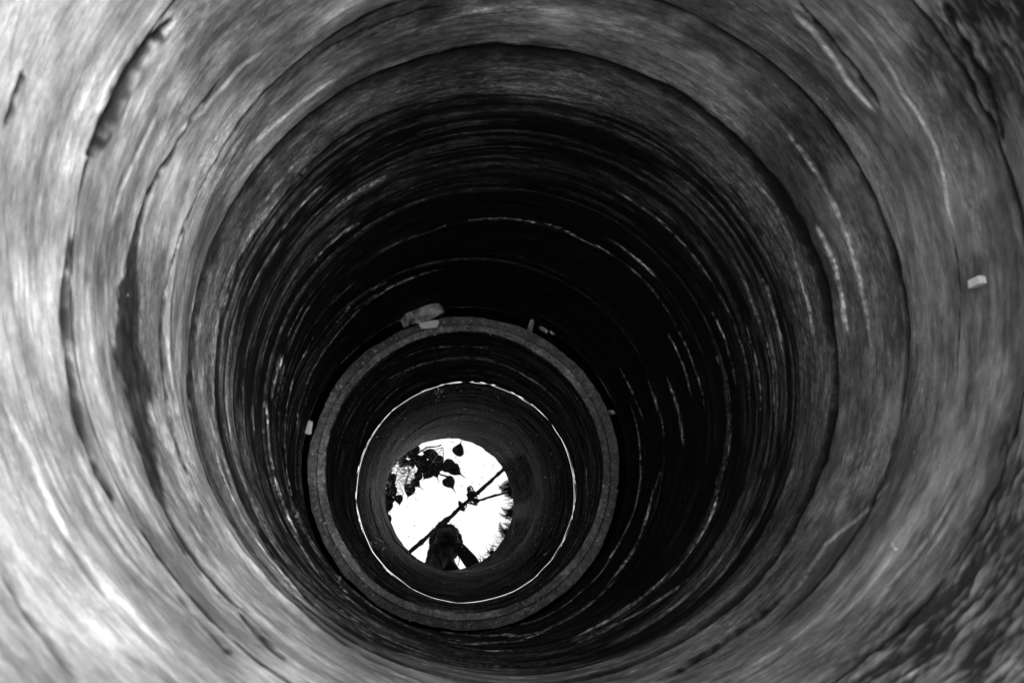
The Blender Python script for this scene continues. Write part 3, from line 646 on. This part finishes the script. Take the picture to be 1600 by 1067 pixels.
# px, py of the leaf middle, size px, direction of tip in the picture (degrees, 0 = right, 90 = down)
LV = [(717,700,22,-70),(704,731,25,20),(716,736,22,35),(705,753,22,60),(668,707,20,200),(680,713,20,30),(690,722,20,60),(672,724,22,170),(660,731,20,140),(684,736,22,75),(668,742,20,120),(652,728,18,200),(693,727,18,10),
      (648,716,18,230),(640,706,20,190),(630,700,20,250),(641,768,20,110),(650,757,18,40),(622,783,16,80),(616,767,18,60),(604,775,18,120),(604,788,19,100),(608,795,16,80),(601,810,18,110),(606,758,16,200),(612,712,22,200),(622,692,22,240),
      (607,735,18,190),(640,688,20,280),(600,745,20,170),(632,722,18,120),(598,800,18,200),(664,716,16,300),(600,725,20,210),(655,745,16,100),(612,700,20,160),(596,770,18,180),(645,724,16,60),(603,742,20,160),(612,722,20,230),(622,702,20,200),(600,768,20,210),(610,778,16,130),(634,694,18,300),(604,812,15,80),(614,748,17,200),(628,712,19,90),(650,702,16,250)]
R4 = random.Random(12); LV = [(x+R4.uniform(-3, 3), y+R4.uniform(-3, 3), s_*.92, d) for x, y, s_, d in LV]
for (px, py, sz, dg) in LV:
    z_ = SZ+R4.uniform(-.05, .05); c_ = mirrored(px, py, z_); s_ = sz/190*1.02; yaw = -math.radians(dg)
    base = c_-Vector((math.cos(yaw), math.sin(yaw), 0))*s_*.42
    mb = MB(); leaf_geo(mb, base, yaw, s_, (R4.uniform(-.35, .35), R4.uniform(-.25, .3)), R4.uniform(.05, .25), R4.uniform(.2, .4))
    # stalk
    back = base-Vector((math.cos(yaw), math.sin(yaw), 0))*s_*.35+Vector((0, 0, R4.uniform(-.02, .02)))
    mb.tube([base, back], .0015, 5)
    mb.build('leaf', M_LEAF, sp)

# ferns and grass leaning over the right side of the rim
def fern(root, yaw, n, ln, label, seed, group=None):
    e = empty('fern', tuple(root), label, 'fern', group); R = random.Random(seed)
    for k in range(n):
        a = yaw+R.choice((-1, 1))*R.uniform(.35, 1.35); l_ = ln*R.uniform(.7, 1.1); mb = MB(); m = 22; pts = []
        rise = R.uniform(.25, .55); cs = R.choice((-1, 1))
        for i in range(m+1):
            t_ = i/m; pts.append(root+Vector((math.cos(a+t_*1.1*cs)*l_*t_, math.sin(a+t_*1.1*cs)*l_*t_, l_*(rise*math.sin(t_*2.2)-.25*t_*t_))))
        mb.tube(pts, [.0022*(1-i/m)+.0006 for i in range(m+1)], 5)
        for i in range(2, m):
            t_ = i/m; w = l_*.24*math.sin(math.pi*min(1, t_*.95+.08))**.8*(1-t_*.35); d = (pts[i+1]-pts[i-1]).normalized(); s = Vector((-d.y, d.x, 0)).normalized()
            for sg in (1, -1):
                tip = pts[i]+s*sg*w+d*w*.45+Vector((0, 0, -w*.25)); mid = pts[i].lerp(tip, .45); th_ = d*l_*.022
                mb.add([pts[i]-th_, pts[i]+th_, mid+th_*1.3+Vector((0, 0, .001)), tip, mid-th_*1.3], [(0, 1, 2, 3, 4)])
        mb.build('frond', M_LEAF, e)
    return e
def rimpt(deg, out=.0, z=.0):
    a = math.radians(deg); return Vector((.04+(.48+out)*math.cos(a), .265+(.48+out)*math.sin(a), z))
fern(rimpt(14, .06), math.radians(200), 9, .15, 'fern growing on the rim beside the end of the rope tail', 1)
fern(rimpt(-4, .06), math.radians(178), 11, .16, 'bushiest fern, on the right side of the rim', 2)
fern(rimpt(-26, .07), math.radians(150), 9, .16, 'fern leaning over the lower right of the rim', 3)
fern(rimpt(-46, .06), math.radians(130), 9, .13, 'lowest fern on the rim, next to an elbow of the person', 4)
mb = MB(); R5 = random.Random(9)
for _ in range(150):
    dg = R5.uniform(-62, 10); p = rimpt(dg, R5.uniform(.0, .07)); a = math.radians(dg+180)+R5.gauss(0, .5); l_ = R5.uniform(.05, .13); up = R5.uniform(.5, 1.2)
    q = [p+Vector((math.cos(a)*l_*t_**1.4*.9, math.sin(a)*l_*t_**1.4*.9, l_*up*t_*(1-.45*t_))) for t_ in (0, .25, .5, .75, 1)]; s = Vector((-math.sin(a), math.cos(a), 0))
    w = R5.uniform(.0014, .003); vs = []
    for t_, c in zip((1, .9, .7, .4, 0.02), q): vs += [c-s*w*t_, c+Vector((0, 0, .0008)), c+s*w*t_]
    mb.add(vs, [(i*3+j, i*3+j+1, i*3+j+4, i*3+j+3) for i in range(4) for j in (0, 1)])
tag(mb.build('rim_grass', M_GRASS, smooth=False), 'short grass blades fringing the right side of the rim', 'grass', kind='stuff')
mb = MB()
for _ in range(5000):
    a = R5.uniform(0, 6.283); q = .60+abs(R5.gauss(0, .9)); p = Vector((.06+q*math.cos(a), .27+q*math.sin(a), GZ-.005)); l_ = R5.uniform(.04, .12); b = R5.uniform(0, 6.28)
    if p.y < -.55 and abs(p.x) < .3: continue
    s = Vector((math.cos(b), math.sin(b), 0)); t2 = Vector((-s.y, s.x, 0))*l_*R5.uniform(.1, .6)
    mb.add([p-s*.0025, p+s*.0025, p+s*.0018+t2*.4+Vector((0, 0, l_*.6)), p+t2+Vector((0, 0, l_)), p-s*.0018+t2*.4+Vector((0, 0, l_*.6))], [(0, 1, 2, 3, 4)])
tag(mb.build('grass', M_GRASS, smooth=False), 'short grass growing on the ground round the well', 'grass', kind='stuff')

# ------------------------------------------------------------------ the person leaning over the well, and what they hold
def skin_obj(name, nodes, edges, mat, parent, sub=2):
    me = bpy.data.meshes.new(name); keys = list(nodes); idx = {k: i for i, k in enumerate(keys)}
    me.from_pydata([nodes[k][0] for k in keys], [(idx[a], idx[b]) for a, b in edges], [])
    o = bpy.data.objects.new(name, me); SC.collection.objects.link(o)
    sm = o.modifiers.new('s', 'SKIN'); sm.use_smooth_shade = True
    for k in keys:
        r = nodes[k][1]; r = r if isinstance(r, tuple) else (r, r); sv = me.skin_vertices[0].data[idx[k]]; sv.radius = r; sv.use_root = (idx[k] == 0)
    sb = o.modifiers.new('u', 'SUBSURF'); sb.levels = sb.render_levels = sub
    bpy.context.view_layer.update(); dg = bpy.context.evaluated_depsgraph_get(); m2 = bpy.data.meshes.new_from_object(o.evaluated_get(dg))
    o.modifiers.clear(); o.data = m2; m2.name = name; m2.materials.clear(); m2.materials.append(mat)
    m2.polygons.foreach_set('use_smooth', [True]*len(m2.polygons))
    if parent:
        o.parent = parent; o.location = -parent.location
    return o
per = empty('person', (.05, -.80, GZ), 'person leaning over the well with both elbows out, holding a camera', 'person')
J = {'pelvis': ((.05, -.80, .40), (.13, .10)), 'belly': ((.05, -.64, .44), (.12, .095)), 'chest': ((.055, -.44, .47), (.13, .10)), 'neckb': ((.05, -.26, .50), (.075, .06)),
     'neck': ((.045, -.13, .52), .052), 'skull0': ((.042, -.03, .52), (.065, .07)), 'skull1': ((.04, .045, .51), (.082, .088)), 'skull2': ((.04, .115, .50), (.06, .065)),
     'Ls': ((-.025, -.165, .47), .085), 'Lm': ((-.045, -.185, .32), .062), 'Le': ((-.055, -.20, .19), .056), 'Lf': ((-.055, -.10, .27), .052), 'Lw': ((-.035, -.02, .350), .024), 'Lh': ((-.022, .01, .372), (.034, .018)),
     'Rs': ((.19, -.31, .48), .055), 'Rm': ((.225, -.25, .34), .042), 'Re': ((.26, -.205, .20), .044), 'Rf': ((.19, -.115, .27), .048), 'Rw': ((.115, -.02, .350), .024), 'Rh': ((.1, .01, .372), (.034, .018)),
     'Lhip': ((-.05, -.82, .34), .09), 'Lk': ((-.06, -.72, -.04), .055), 'La': ((-.06, -.82, -.43), .038), 'Lt': ((-.06, -.70, -.475), (.03, .022)),
     'Rhip': ((.15, -.82, .34), .09), 'Rk': ((.17, -.74, -.04), .055), 'Ra': ((.17, -.86, -.43), .038), 'Rt': ((.18, -.74, -.475), (.03, .022))}
E_ = [('pelvis', 'belly'), ('belly', 'chest'), ('chest', 'neckb'), ('neckb', 'neck'), ('neck', 'skull0'), ('skull0', 'skull1'), ('skull1', 'skull2'), ('neckb', 'Ls'), ('Ls', 'Lm'), ('Lm', 'Le'), ('Le', 'Lf'), ('Lf', 'Lw'), ('Lw', 'Lh'),
      ('neckb', 'Rs'), ('Rs', 'Rm'), ('Rm', 'Re'), ('Re', 'Rf'), ('Rf', 'Rw'), ('Rw', 'Rh'), ('pelvis', 'Lhip'), ('Lhip', 'Lk'), ('Lk', 'La'), ('La', 'Lt'), ('pelvis', 'Rhip'), ('Rhip', 'Rk'), ('Rk', 'Ra'), ('Ra', 'Rt')]
# fingers: four curl round the camera's sides, the thumb goes under
for s_, h in ((-1, 'L'), (1, 'R')):
    hx = J[h+'h'][0]; sx = 1 if h == 'L' else -1
    for i in range(4):
        y0 = hx[1]+.034-.016*i*0+(-.022+.0165*i)*0+(.018-.0165*i)
        a0 = Vector((hx[0]-sx*.004, y0+.02, .372)); l_ = (.9, 1.05, 1, .8)[i]
        J[f'{h}f{i}a'] = (tuple(a0), .0092); J[f'{h}f{i}b'] = (tuple(a0+Vector((sx*.016, .012, -.026*l_))), .0082); J[f'{h}f{i}c'] = (tuple(a0+Vector((sx*.034, .010, -.036*l_))), .007)
        E_ += [(h+'h', f'{h}f{i}a'), (f'{h}f{i}a', f'{h}f{i}b'), (f'{h}f{i}b', f'{h}f{i}c')]
    J[h+'ta'] = ((hx[0]+sx*.012, hx[1]-.006, .398), .0105); J[h+'tb'] = ((hx[0]+sx*.034, hx[1]+.004, .408), .009)
    E_ += [(h+'h', h+'ta'), (h+'ta', h+'tb')]
body = skin_obj('body', J, E_, M_SKIN, per)
# face: looks straight down; nose, brow, lips, ears as geometry joined into the body mesh
bmf = bmesh.new(); bmf.from_mesh(body.data)
def ell(c, s, seg=16):
    m = Matrix.Translation(c) @ Matrix.Diagonal((*s, 1)); bmesh.ops.create_uvsphere(bmf, u_segments=seg, v_segments=10, radius=1, matrix=m)
ell((.04, .035, .418), (.012, .022, .014)); ell((.04, -.005, .432), (.024, .008, .007)); ell((.04, .068, .435), (.045, .010, .010)); ell((.04, -.035, .442), (.028, .020, .016))
ell((-.043, .02, .50), (.008, .030, .018)); ell((.123, .02, .50), (.008, .030, .018))
for ex in (.012, .068): ell((ex, .052, .433), (.013, .008, .007))
bmf.to_mesh(body.data); bmf.free(); body.data.polygons.foreach_set('use_smooth', [True]*len(body.data.polygons))
# hair, tied loosely: fills the crown, sides and nape
from mathutils import noise as mnoise
bmh = bmesh.new(); bmesh.ops.create_icosphere(bmh, subdivisions=5, radius=1)
for v in bmh.verts:
    c = v.co.copy(); nn = mnoise.fractal(c*3.2, 1, 2, 4)*.10+mnoise.noise(c*14)*.05
    k = 1+nn; z = c.z if c.z > -.15 else -.15+(c.z+.15)*.25
    v.co = Vector((.035+c.x*.128*k-.022*max(0, -c.y), -.018+c.y*.150*k, .525+z*.105*k))
me = bpy.data.meshes.new('hair'); bmh.to_mesh(me); bmh.free(); me.materials.append(M_HAIR); ho = bpy.data.objects.new('hair', me); SC.collection.objects.link(ho); ho.parent = per; ho.location = -per.location
me.polygons.foreach_set('use_smooth', [True]*len(me.polygons))
mb = MB()
for _ in range(150):
    a = R5.uniform(0, 6.283); b = R5.uniform(-.1, .8); c = Vector((.03+.115*math.cos(a)*math.cos(b), .0+.135*math.sin(a)*math.cos(b), .53+.09*math.sin(b))); d = Vector((math.cos(a), math.sin(a), R5.uniform(-.8, .3)))
    l_ = R5.uniform(.01, .032); mb.tube([c, c+d*l_*.6, c+d*l_+Vector((R5.gauss(0, .006), R5.gauss(0, .006), -.008))], [.0016, .0011, .0004], 4)
lk = mb.build('hair_strands', M_HAIR, per); lk['kind'] = 'stuff'
def sub(nodes, add, keep): return {k: (nodes[k][0], tuple(r+add for r in (nodes[k][1] if isinstance(nodes[k][1], tuple) else (nodes[k][1],)*2))) for k in keep}
kS = ['belly', 'pelvis', 'chest', 'neckb', 'Ls', 'Lm', 'Le', 'Lf', 'Lw', 'Rs', 'Rm', 'Re', 'Rf', 'Rw']
skin_obj('shirt', sub(J, .012, kS), [e for e in E_ if e[0] in kS and e[1] in kS], M_SHIRT, per)
kT = ['pelvis', 'Lhip', 'Lk', 'La', 'Rhip', 'Rk', 'Ra']
skin_obj('trousers', sub(J, .016, kT), [e for e in E_ if e[0] in kT and e[1] in kT], M_TROUS, per)
for h in 'LR':
    a_, t_ = Vector(J[h+'a'][0]), Vector(J[h+'t'][0]); 
    skin_obj('shoe', {'a': (tuple(a_+Vector((0, -.03, -.03))), (.042, .035)), 'b': (tuple(a_+Vector((0, .05, -.032))), (.045, .032)), 'c': (tuple(t_+Vector((0, .04, .003))), (.04, .022))}, [('a', 'b'), ('b', 'c')], M_SHOE, per)
# the camera in the hands, lens down, just above the eye point of this picture
e_ = empty('handheld_camera', (.03, .0, .38), 'black camera held lens-down by the person', 'camera')
def box(mb, c, s, bev=.006):
    bm = bmesh.new(); bmesh.ops.create_cube(bm, size=1, matrix=Matrix.Translation(c) @ Matrix.Diagonal((*s, 1))); bmesh.ops.bevel(bm, geom=bm.edges[:], offset=bev, segments=3, affect='EDGES')
    bm.verts.ensure_lookup_table(); mb.add([v.co.copy() for v in bm.verts], [tuple(v.index for v in f.verts) for f in bm.faces]); bm.free()
mb = MB(); box(mb, (.035, .0, .385), (.125, .085, .036)); box(mb, (.035, .045, .387), (.045, .022, .030)); mb.build('camera_body', M_BLACK, e_, False)
mb = MB(); mb.tube([(.01, 0, .37), (.01, 0, .355), (.01, 0, .354), (.01, 0, .335), (.01, 0, .334), (.01, 0, .322)], [.030, .030, .033, .033, .035, .035], 40); mb.build('lens', M_BLACK, e_, False)
mb = MB(); mb.tube([(.01, 0, .3215), (.01, 0, .3205), (.01, 0, .320)], [.030, .030, .02], 40); mb.build('lens_glass', M_GLASS, e_)
mb = MB(); q = [mirrored(707+6*math.sin(i*.7), 868+i*2.2, .33-.01*i if i < 8 else .25) for i in range(7)]
mb.tube([Vector((.095, -.01, .385))]+[mirrored(x, y, z) for x, y, z in ((713, 864, .33), (708, 870, .29), (706, 877, .27), (709, 885, .27), (716, 883, .30), (718, 876, .34))]+[Vector((.097, .0, .39))], .0035, 6)
mb.build('strap', M_BLACK, e_)
